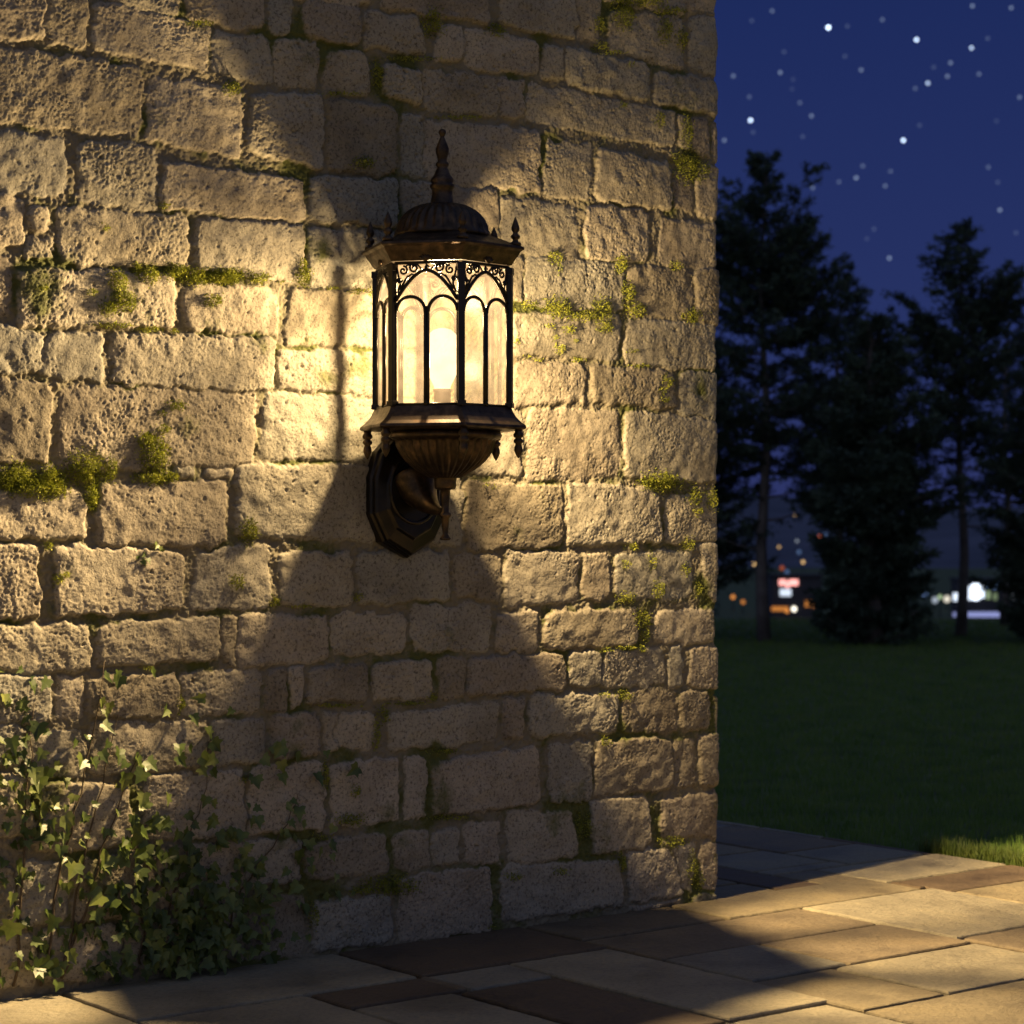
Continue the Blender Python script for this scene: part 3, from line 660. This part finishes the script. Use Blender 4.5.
for (a, b, c, d, tn) in slabs:
    gp = .006; a += gp; b -= gp; c += gp; d -= gp
    if b-a < .03 or d-c < .03: continue
    top = rp.uniform(-.0022, .0008); tx, ty = rp.uniform(-.0025, .0025), rp.uniform(-.0025, .0025)
    col = np.array(T[tn])*rp.uniform(.88, 1.12)
    # outline with gentle waviness, three rings: bottom, shoulder, top
    per = []
    for (p, q) in (((a, c), (b, c)), ((b, c), (b, d)), ((b, d), (a, d)), ((a, d), (a, c))):
        m = max(2, int(math.hypot(q[0]-p[0], q[1]-p[1])/.03))
        for i in range(m):
            f = i/m; per.append((p[0]+(q[0]-p[0])*f, p[1]+(q[1]-p[1])*f))
    ccx, ccy = (a+b)/2, (c+d)/2; n = len(per); i0 = len(Vs)
    wob = [abs(rp.gauss(0, .0028)) for _ in per]
    for (ins, dz) in ((0, -.045), (0, -.006), (.0025, -.0018), (.007, 0)):
        for (x, y), w_ in zip(per, wob):
            k = ins+w_; X_ = x+(k if x < ccx else -k)*(1 if abs(x-a) < .001 or abs(x-b) < .001 else 0); Y_ = y+(k if y < ccy else -k)*(1 if abs(y-c) < .001 or abs(y-d) < .001 else 0)
            Vs.append(W(X_, Y_, top+tx*(x-ccx)+ty*(y-ccy)+dz)); Ts.append(col)
    for r in range(3):
        for k in range(n): Fs.append((i0+r*n+k, i0+r*n+(k+1) % n, i0+(r+1)*n+(k+1) % n, i0+(r+1)*n+k))
    Fs.append(tuple(i0+3*n+k for k in range(n)))
me = bpy.data.meshes.new('pavement'); me.from_pydata([tuple(v) for v in Vs], [], Fs); me.update()
import bmesh
bm = bmesh.new(); bm.from_mesh(me); bmesh.ops.recalc_face_normals(bm, faces=bm.faces); bm.to_mesh(me); bm.free()
at = me.attributes.new('tone', 'FLOAT_COLOR', 'POINT'); at.data.foreach_set('color', np.concatenate([np.array(Ts), np.ones((len(Ts), 1))], 1).astype(np.float32).ravel())
me.materials.append(flag_mat()); pav = link(bpy.data.objects.new('pavement', me)); tag(pav, kind='structure')
mb = MB(); c4 = [W(TX0, TY0, -.012), W(TX1-.004, TY0, -.012), W(TX1-.004, TY1, -.012), W(TX0, TY1, -.012)]
mb.add(c4, [(0, 1, 2, 3)]); o = mb.build('path_bed', simple('joint_sand', (.085, .07, .05), .95, var=.5, scale=40, bump=.6)); tag(o, kind='structure')
# ------------------------------------------------------------------ ground, hills
def lawn_z(x, y):
    r = np.hypot(x, y); z = np.where(r < 30, -.03, -.03-(r-30)*.0405)
    z = np.maximum(z, -11.0-.0*r)
    return z
rr = np.concatenate([np.linspace(0, 30, 40), np.geomspace(31, 6000, 90)]); aa = np.linspace(0, 2*PI, 121)
R_, A_ = np.meshgrid(rr, aa); gxv = R_*np.sin(A_); gyv = R_*np.cos(A_)
gz = lawn_z(gxv, gyv)+np.where(R_ > 12, .0, 0)
V = np.stack([gxv, gyv, gz], -1).reshape(-1, 3); m_, n_ = R_.shape; idx = np.arange(m_*n_).reshape(m_, n_)
Fq = np.stack([idx[:-1, :-1], idx[:-1, 1:], idx[1:, 1:], idx[1:, :-1]], -1).reshape(-1, 4)[:, ::-1]
M_lawn = simple('lawn_soil', (.08, .11, .025), .95, col2=(.04, .055, .014), scale=3, bump=.5, bscale=30)
o = link(bpy.data.objects.new('lawn', np_mesh('lawn', V, Fq, M_lawn, True))); tag(o, kind='structure')
az = np.linspace(-70, 70, 160)*PI/180; hp = 17+5*np.sin(az*9+1)+3*np.sin(az*23)+1.5*np.sin(az*61)
V = []; 
for (dd, fz) in ((700, 0), (900, .35), (1200, .8), (1500, 1), (1900, .9), (2600, .2)):
    for a, h in zip(az, hp): V.append((dd*math.sin(a), dd*math.cos(a), -11.5+fz*(h+12)))
idx = np.arange(len(V)).reshape(6, -1)
Fq = np.stack([idx[:-1, :-1], idx[:-1, 1:], idx[1:, 1:], idx[1:, :-1]], -1).reshape(-1, 4)
o = link(bpy.data.objects.new('hills', np_mesh('hills', V, Fq, simple('hill_woods', (.10, .11, .15), .95, col2=(.05, .06, .085), scale=.02), True))); tag(o, kind='structure')  # distant haze is painted into the bluish colours of the woods
# ------------------------------------------------------------------ grass
M_grass = leaf_mat('grass_blade', [(.3, (.07, .145, .022)), (.5, (.13, .225, .034)), (.7, (.19, .26, .045))], .6, .3, 4)
M_fringe = leaf_mat('fringe_blade', [(.3, (.035, .065, .010)), (.5, (.065, .10, .015)), (.7, (.10, .13, .02))], .6, .3, 8)
def blades(x, y, z0, h, w, lean=.35):
    n = len(x); a = RNG.uniform(0, 2*PI, n); b = RNG.uniform(0, 2*PI, n)
    dx, dy = np.cos(a)*w, np.sin(a)*w; lx, ly = np.cos(b)*h*lean*RNG.random(n), np.sin(b)*h*lean*RNG.random(n)
    p0 = np.stack([x-dx, y-dy, z0], 1); p1 = np.stack([x+dx, y+dy, z0], 1)
    p2 = np.stack([x+dx*.7+lx*.35, y+dy*.7+ly*.35, z0+h*.6], 1); p3 = np.stack([x-dx*.7+lx*.35, y-dy*.7+ly*.35, z0+h*.6], 1)
    p4 = np.stack([x+lx, y+ly, z0+h], 1)
    return p0, p1, p2, p3, p4
def grass_obj(name, x, y, h, w, lean=.35, m=None):
    z0 = lawn_z(x, y)-.002
    p = blades(x, y, z0, h, w, lean); n = len(x)
    V = np.stack(p, 1).reshape(-1, 3); i = np.arange(n)*5
    F1 = np.concatenate([np.stack([i, i+1, i+2], 1), np.stack([i, i+2, i+3], 1), np.stack([i+3, i+2, i+4], 1)])
    return link(bpy.data.objects.new(name, np_mesh(name, V, F1, m or M_grass)))
def sval(x, y): return (x-A0[0])*D[0]+(y-A0[1])*D[1]
def tval(x, y): return (x-A0[0])*NN[0]+(y-A0[1])*NN[1]
n = 420000; yy = 6.8*np.exp(RNG.random(n)**1.1*math.log(30/6.8)); xx = RNG.uniform(-.02, .42, n)*yy+RNG.normal(0, .3, n)
ok = (sval(xx, yy) > 3.875+.02*RNG.random(len(xx))) & (RNG.random(n) < .55); xx, yy = xx[ok], yy[ok]
hh = RNG.uniform(.025, .05, len(xx)); ww = np.clip(yy/9, .9, 2.6)*.0014
o = grass_obj('grass', xx, yy, hh, ww, .5); tag(o, 'short dark lawn grass stretching from the paving to the trees', 'grass', kind='stuff')
# taller uncut blades along the paving edge, lit by the lantern
n = 5200; u = RNG.uniform(-.35, 1.6, n); v = np.abs(RNG.normal(0, .06, n)); ss = 3.862+v
px_ = A0[0]+ss*D[0]+u*NN[0]; py_ = A0[1]+ss*D[1]+u*NN[1]
o = grass_obj('grass_fringe', px_, py_, RNG.uniform(.04, .10, n)*np.clip(1.1-v*2, .4, 1), np.full(n, .0016), .7, M_fringe)
tag(o, 'taller yellow-green grass blades along the edge of the paving', 'grass', kind='stuff')
# ------------------------------------------------------------------ trees
M_bark = simple('bark', (.20, .175, .155), .9, col2=(.12, .10, .09), scale=6, bump=.6, bscale=20)
M_need = leaf_mat('needles', [(.3, (.03, .052, .035)), (.6, (.065, .10, .06)), (.8, (.10, .14, .08))], .7, .1, 2)
def tree(px, dist, top_py, label, spec, trunk_r=.09, lean=0.0, name='pine_tree', seed=1, base_py=None):
    """spec: branch groups (height fraction lo, hi, length m at lo, length at hi, number, upward slope, foliage density, azimuth or None)"""
    r = random.Random(seed); rn = np.random.default_rng(seed)
    bx_, by_ = (px-512)/F*dist, dist; bz = float(lawn_z(np.array(bx_), np.array(by_)))
    H = CAMH+(HOR-top_py)/F*dist-bz
    t = empty(name, (bx_, by_, bz)); tag(t, label, 'tree', 'dark trees beyond the lawn')
    tk = MB(); pts = [(lean*(i/10)**1.5*H+.02*H*.3*math.sin(i*1.1+seed), .02*math.sin(i*2+seed), H*.985*i/10) for i in range(11)]
    pts[0] = (pts[0][0], pts[0][1], -.05)
    tk.tube(pts, [trunk_r*(1.15 if i == 0 else 1)*(1-.93*i/10) for i in range(11)], 10)
    P, Dr, Sz = [], [], []
    for (f0, f1, l0, l1, nb, slope, dens, azr) in spec:
        for b in range(nb):
            f = f0+(f1-f0)*((b+r.random())/nb); ln = (l0+(l1-l0)*(f-f0)/(f1-f0+1e-6))*r.uniform(.55, 1.15)
            a = r.uniform(0, 2*PI) if azr is None else r.gauss(azr, .35)
            k = min(9, int(f*10)); o = np.array(pts[k])+(np.array(pts[k+1])-np.array(pts[k]))*(f*10-k)
            dv = np.array([math.sin(a), -math.cos(a), slope*r.uniform(.5, 1.5)])
            bp_ = []; m = 7
            for i in range(m+1):
                q = i/m; bp_.append(o+dv*ln*q+np.array([0, 0, .18*ln*q*q*(1 if slope > 0 else -.3)])+rn.normal(0, .02*ln, 3)*q)
            tk.tube(bp_, [max(.003, trunk_r*.28*(1-f*.6)*(1-.9*i/m)) for i in range(m+1)], 5)
            nt_ = max(3, int(ln*16*dens))
            for q in range(nt_):
                w = (q+r.random())/nt_; w = .06+.94*w; j = min(m-1, int(w*m)); c0 = bp_[j]+(bp_[j+1]-bp_[j])*(w*m-j)
                sl = (.30-.17*w)*r.uniform(.5, 1.4)*min(1, ln+.35)
                sd = np.cross(dv, [0, 0, 1]); sd = sd/np.linalg.norm(sd)*r.choice((-1, 1))+dv*.7/np.linalg.norm(dv)+np.array([0, 0, r.uniform(-.45, .45)])
                nn = int(34*dens)+10
                tt = rn.random(nn)[:, None]; P.append(c0+sd*sl*tt+rn.normal(0, .022, (nn, 3))); Dr.append(np.tile(sd, (nn, 1))+rn.normal(0, .6, (nn, 3))); Sz.append(rn.uniform(.03, .07, nn))
    P = np.vstack(P); Dr = np.vstack(Dr); Sz = np.concatenate(Sz)[:, None]; Dr /= np.linalg.norm(Dr, axis=1)[:, None]
    sd = np.cross(Dr, rn.standard_normal(Dr.shape)); sd /= np.linalg.norm(sd, axis=1)[:, None]
    V = np.stack([P-sd*Sz*.22, P+sd*Sz*.22, P+Dr*Sz], 1).reshape(-1, 3)
    tk.build('trunk', M_bark, t, True)
    link(bpy.data.objects.new('crown', np_mesh('crown', V, np.arange(len(V)).reshape(-1, 3), M_need)), t)
    return t
R90, L90 = PI/2, -PI/2
tree(764, 24.2, 150, 'tall feathery conifer nearest the stone wall with a bare lower trunk',
     [(.34,.62,1.0,1.15,38,.15,1.0,None),(.60,.84,1.15,.62,44,.35,1.2,None),(.84,1.0,.5,.10,28,.45,1.0,None),(.66,.71,1.05,1.0,5,.5,1.4,R90),(.74,.79,.85,.75,6,.8,1.5,R90),(.18,.34,.5,.8,7,.05,.5,None)], .075, .0, seed=3)
tree(872, 23.4, 318, 'broad bushy dark evergreen with foliage down to the grass in the middle',
     [(.02,.30,.55,.62,56,.12,1.5,None),(.30,.66,.9,.72,70,.25,1.5,None),(.66,1.0,.66,.12,44,.45,1.3,None)], .11, .0, 'evergreen_tree', seed=8)
tree(962, 25.2, 222, 'tall slim conifer with an open crown, in front of the white city lights',
     [(.42,.56,.75,.85,20,.1,.9,None),(.56,.80,.9,.62,44,.4,1.0,None),(.80,1.0,.5,.10,24,.55,1.0,None),(.70,.78,.75,.6,5,.7,1.4,R90),(.66,.72,.9,.8,4,.5,1.4,L90),(.26,.42,.5,.7,7,.0,.5,None)], .065, -.005, seed=12)
tree(1052, 23.8, 320, 'dark evergreen cut off by the right edge of the photo',
     [(.02,.4,.6,.72,50,.12,1.3,None),(.4,1.0,.8,.12,60,.35,1.3,None)], .09, .0, 'evergreen_tree', seed=15)
tree(690, 24.8, 300, 'dark conifer mostly hidden behind the end of the stone wall',
     [(.08,.5,.75,.9,50,.12,1.3,None),(.5,1.0,.85,.12,50,.35,1.2,None)], .08, .0, 'evergreen_tree', seed=19)
tree(838, 27.0, 262, 'slim conifer filling the gap behind the bushy evergreen and the tallest tree',
     [(.30,.65,.8,.9,32,.15,1.0,None),(.65,1.0,.75,.10,34,.4,1.0,None)], .07, .0, seed=23)
tree(1006, 28.0, 300, 'conifer seen between the slim open tree and the right edge evergreen',
     [(.36,.65,.75,.8,30,.15,1.0,None),(.65,1.0,.7,.10,30,.4,1.0,None)], .06, .0, seed=29)
# ------------------------------------------------------------------ far lights of the town
M_dark = simple('dark_wall', (.06, .06, .07), .9)
M_pole = simple('lamp_post', (.05, .05, .05), .6, .5)
def at_px(px, py, d): return ((px-512)/F*d, d, CAMH+(HOR-py)/F*d)
def ground_at(d, x=0.0):
    if d < 690: return float(lawn_z(np.array(0.), np.array(float(d))))
    a = math.atan2(x, d); h = 17+5*math.sin(a*9+1)+3*math.sin(a*23)+1.5*math.sin(a*61)
    return -11.5+float(np.interp(d, [700, 900, 1200, 1500], [0, .35, .8, 1]))*(h+12)
cols = dict(orange=(1, .36, .08), amber=(1, .62, .25), white=(1, .92, .75), red=(1, .22, .10), pink=(1, .40, .36), green=(.75, 1, .55), blue=(.30, .50, 1), pale=(.75, .85, 1))
EM = {}
def em(c, s):
    k = (c, s)
    if k not in EM: EM[k] = emit('glow_'+c, cols[c], s)
    return EM[k]
def far_lamp(px, py, d, c, s, rad, label):
    if d > 350:
        d = 300.
        while d < 1480 and at_px(px, py, d)[2]-ground_at(d, at_px(px, py, d)[0]) > 4: d += 10
        rad *= .72
    x, y, z = at_px(px, py, d); g0 = ground_at(y, x); g0 = min(g0, z-1.5)
    t = empty('street_lamp', (x, y, g0)); tag(t, label, 'lamp', 'distant lights of the town')
    mb = MB(); h = z-g0; mb.lathe([(.16, 0), (.10, .4), (.07, h-.1), (.07, h)], 6); mb.build('post', M_pole, t)
    r = rad*d/F; mb = MB(); mb.lathe([(.2*r, h+r), (.75*r, h+.66*r), (r, h), (.75*r, h-.66*r), (.2*r, h-r)][::-1], 10)
    mb.build('lamp_head', em(c, s), t, True)
LMP = [
 (754,564,420,'amber',1.3,2.2,'lone amber lamp far off between the wall end and the first trunk'),
 (733,597,330,'orange',.9,2.2,'yellowish lamp nearest the wall end, above a dimmer orange one'),
 (743,602,320,'orange',.6,2.2,'dim orange lamp just left of the first tree trunk'),
 (775,587,330,'orange',.8,3.0,'orange lamp touching the left side of the pink sign'),
 (779.5,602,320,'green',1.6,2.4,'pale green lamp below the pale blue panel'),
 (794,609,300,'white',2.4,2.6,'white lamp low at the right end of the orange shopfront strip'),
 (801,593,330,'orange',.9,2.8,'orange lamp right of the pale blue panel'),
 (811,605,320,'orange',1.2,3.2,'larger orange lamp in the middle of the orange cluster'),
 (817,601,320,'orange',.8,2.6,'dimmer orange lamp at the right of the orange cluster'),
 (830,597,340,'white',2.0,2.4,'bright cream lamp right of the orange cluster'),
 (848,605,340,'green',1.0,1.8,'small pale lamp low over the bushy evergreen'),
 (862,594,360,'amber',1.0,1.8,'small peach lamp seen through the bushy evergreen'),
 (803,562,900,'amber',1.1,2.4,'cream lamp on the hillside, right of the first tree'),
 (779,547,1000,'amber',.8,2.0,'cream lamp on the hillside, left of the highest one'),
 (795,515,1150,'amber',.5,2.0,'highest dim lamp on the hillside'),
 (820,536,1100,'red',.7,2.2,'reddish lamp high on the hillside'),
 (825,535,1100,'blue',.35,3.0,'dim blue lamp beside the reddish hillside lamp'),
 (841,554,950,'blue',.45,2.4,'dim blue lamp above the small bluish white one'),
 (841,558.5,900,'pale',.7,1.8,'small bluish white lamp on the hillside'),
 (782,568,820,'red',.35,3.2,'dull red lamp above the pink sign'),
 (925,595,330,'blue',.5,2.8,'blue lamp left of the bright white kiosk'),
 (935,600,330,'pale',.5,3.2,'dim pale lamp between the blue one and the kiosk'),
 (947,599,330,'white',.9,3.4,'cream lamp left of the slim trunk'),
 (1021,563,500,'amber',.5,2.4,'faint amber lamp at the right edge'),
 (994,551,1000,'blue',.2,2.0,'very faint blue lamp above the white kiosk'),
 (798,600,305,'orange',.7,2.2,'small orange lamp between the sign and the orange cluster'),
 (806,596,310,'red',.8,2.4,'reddish orange lamp over the orange cluster'),
 (787,611,298,'orange',.8,2.2,'small orange lamp just left of the low white lamp'),
 (787,572,640,'blue',.25,3.2,'dim violet glow lamp just above the pink sign'),
 (799,552,800,'blue',.25,3.0,'faint blue lamp in the middle of the hillside'),
 (797,541,900,'pale',.3,2.4,'faint pale lamp high in the middle of the hillside'),
 (1000,589,310,'pale',1.5,2.4,'small bluish white lamp right of the kiosk window'),
 (940,597,305,'green',.6,2.2,'tiny greenish lamp between two pale ones left of the kiosk'),
 (954,602,305,'white',1.0,2.0,'tiny warm white lamp at the foot of the slim trunk'),
 (1012,600,315,'amber',.5,2.2,'dim warm lamp at the right of the kiosk'),
]
for a in LMP: far_lamp(*a)
def lit_building(px0, px1, pt, pb, d, label, panels, name, cat):
    x0, _, z1 = at_px(px0, pt, d); x1, _, z0 = at_px(px1, pb, d); g0 = min(ground_at(d), z0)
    t = empty(name, ((x0+x1)/2, d, g0)); tag(t, label, cat)
    mb = MB(); w = (x1-x0)/2; mb.box(-w, w, 0, 5, 0, z1-g0); mb.build('wall', M_dark, t)
    mb = MB(); mb.box(-w-.2, w+.2, -.5, 5.2, z1-g0+.003, z1-g0+.25); mb.build('roof', M_dark, t)
    for (a, b, c, e, col, s, nm) in panels:
        X0, _, Z1 = at_px(a, c, d); X1, _, Z0 = at_px(b, e, d); cx = (x0+x1)/2
        mb = MB(); mb.box(X0-cx, X1-cx, -.12, -.003, Z0-g0, Z1-g0); mb.build(nm, em(col, s), t)
lit_building(772, 822, 576, 616, 300, 'small shop glowing with a pink and white sign over an orange shopfront strip',
   [(779,786,579.5,585.5,'pink',1.7,'sign'),(786,789,581.5,588,'pink',1.7,'sign'),(789,798,579.5,585.5,'pink',1.9,'sign'),(780,791,589,596,'pale',1.1,'window'),(771.5,788,606.5,611,'orange',.55,'shopfront'),(805,809,600,607,'orange',.5,'window'),(811,816,601,607,'orange',1.2,'window')], 'shop_building', 'shop')
lit_building(958, 1020, 580, 607, 300, 'brightly lit white kiosk beyond the slim conifer',
   [(966,971,586,600,'pale',1.6,'window'),(972,979,584,600,'pale',3.2,'window'),(980,984,587,598,'pale',2.0,'window'),(953,959,593,601,'pale',1.4,'window'),(986,1001,584,588.5,'blue',1.3,'window'),(1001,1018,584.5,589,'pale',.9,'window'),(986,990,591,599,'green',.35,'window'),(993,997,593,600,'green',.2,'window'),(1004,1007,592,599,'white',.3,'window'),(1011,1014,594,600,'pale',.2,'window')], 'kiosk', 'kiosk')
# strip of reflected light before the kiosk, built as glowing shelter bands
x0, _, z1 = at_px(953, 611, 295); x1, _, z0 = at_px(1010, 619, 295)
t = empty('reflection_strip', ((x0+x1)/2, 295, z0-1)); tag(t, 'pale violet strip of reflected light built as a low glowing shelter in front of the white kiosk', 'shelter')
mb = MB(); w = (x1-x0)/2; mb.box(-w+1.4, w, -.1, .1, 1.25, 1.95); mb.build('reflection_band', emit('violet_glow', (.45, .5, 1), .62), t)
mb = MB(); mb.box(-w, -w+.8, -.1, .1, 1.3, 1.9); mb.build('reflection_band', emit('violet_glow_dim', (.45, .5, 1), .5), t)
mb = MB(); mb.box(-w, w, -.1, 1.6, 2.0, 2.12); mb.build('roof', M_dark, t)
for q in (-w+.2, 0, w-.2): mb = MB(); mb.box(q-.06, q+.06, .9, 1.02, -.4, 1.99); mb.build('post', M_pole, t)
# ------------------------------------------------------------------ stars
STARS = [(398,88,3.0,2.3,'brightest white star high over the lawn'),(680,127,2.0,2,'bright star right of the brightest star'),(638,449,2.2,2,'bright star high above the slim conifer'),
 (149,385,2.2,2,'bluish bright star close to the wall edge'),(856,153,1.0,2,'medium star right of the two brightest high stars'),(716,266,.9,2,'medium star midway between the upper bright star and the lower one')]
FA = '''218,35 .3;571,63 .28;859,19 .45;983,25 .4;94,243 .35;244,232 .45;503,224 .4;789,201 .4;779,244 .4;676,283 .22;880,237 .3;1010,311 .35;307,329 .22;344,371 .4;145,310 .2;65,449 .4;487,569 .55;580,595 .32;508,531 .25;597,548 .2;432,582 .2;348,601 .3;910,535 .22;947,672 .5;593,826 .55;544,733 .12;940,583 .12;256,166 .12;153,66 .12;459,84 .1;451,180 .1;735,215 .1;908,123 .15;690,401 .1;316,437 .1;936,387 .08;285,254 .08;157,423 .1;998,745 .1;521,764 .08;282,285 .07'''
def star(px, py, s, r, label, grp):
    d = 5500.; x, y, z = at_px(px, py, d)
    key = ('s', round(s, 2), r)
    if key not in EM:
        mb = MB(); rr_ = r*d/F; mb.lathe([(.3*rr_, -.95*rr_), (.8*rr_, -.6*rr_), (rr_, 0), (.8*rr_, .6*rr_), (.3*rr_, .95*rr_)], 10)
        sm = emit('starlight', (.62, .78, 1), s); snt = sm.node_tree; so = [q for q in snt.nodes if q.type == 'OUTPUT_MATERIAL'][0]; se = [q for q in snt.nodes if q.type == 'EMISSION'][0]
        ad_ = snt.nodes.new('ShaderNodeAddShader'); tp = snt.nodes.new('ShaderNodeBsdfTransparent'); L(snt, se.outputs[0], ad_.inputs[0]); L(snt, tp.outputs[0], ad_.inputs[1]); L(snt, ad_.outputs[0], so.inputs[0])
        EM[key] = mb.build('star', sm); o = EM[key]
    else: o = link(EM[key].copy())
    o.location = (x, y, z); tag(o, label, 'star', grp)
for cx, cy, s, r, lab in STARS: star(704+cx*.3125, cy*.3125, s*.8, r*.8, lab, 'bright stars in the night sky')
for q in FA.split(';'):
    p, s = q.split(); s = float(s)*.45; cx, cy = [float(v) for v in p.split(',')]
    star(704+cx*.3125, cy*.3125, float(s), 1.6, 'faint pale dot of a star in the deep blue sky', 'faint stars in the night sky')
# ------------------------------------------------------------------ world: last blue of dusk, brighter behind the camera
w = bpy.data.worlds.new('World'); bpy.context.scene.world = w; w.use_nodes = True; nt = w.node_tree; nt.nodes.clear()
out = nt.nodes.new('ShaderNodeOutputWorld'); bg = N(nt, 'Background', Strength=1.0)
tc = N(nt, 'TexCoord'); sx = N(nt, 'SeparateXYZ'); L(nt, tc.outputs['Generated'], sx.inputs[0])
el = ramp(nt, sx.outputs[2], [(0, (.026, .034, .125)), (.09, (.020, .032, .125)), (.25, (.0115, .023, .105)), (.32, (.0125, .025, .105)), (.6, (.05, .08, .19)), (1, (.08, .115, .23))])
mr = N(nt, 'MapRange'); L(nt, sx.outputs[1], mr.inputs[0]); mr.inputs[1].default_value = .3; mr.inputs[2].default_value = -.8
c = mixc(nt, mr.outputs[0], el, (.15, .165, .245))
L(nt, c, bg.inputs[0]); L(nt, bg.outputs[0], out.inputs[0])
# ------------------------------------------------------------------ camera and output
cam = bpy.data.cameras.new('camera'); co = link(bpy.data.objects.new('camera', cam))
co.location = (0, 0, CAMH); co.rotation_euler = (PI/2, 0, 0)
cam.sensor_width = 36; cam.lens = F/1024*36; cam.shift_y = (HOR-512)/1024
cam.clip_end = 20000; cam.clip_start = .05
cam.dof.use_dof = True; cam.dof.focus_distance = 6.3; cam.dof.aperture_fstop = 4.6
sc_ = bpy.context.scene; sc_.camera = co
vs_ = sc_.view_settings; vs_.view_transform = 'Standard'; vs_.look = 'None'; vs_.exposure = 0; vs_.gamma = 1
sc_.cycles.max_bounces = 8; sc_.cycles.transparent_max_bounces = 16; sc_.cycles.sample_clamp_indirect = 4
sc_.cycles.use_denoising = True
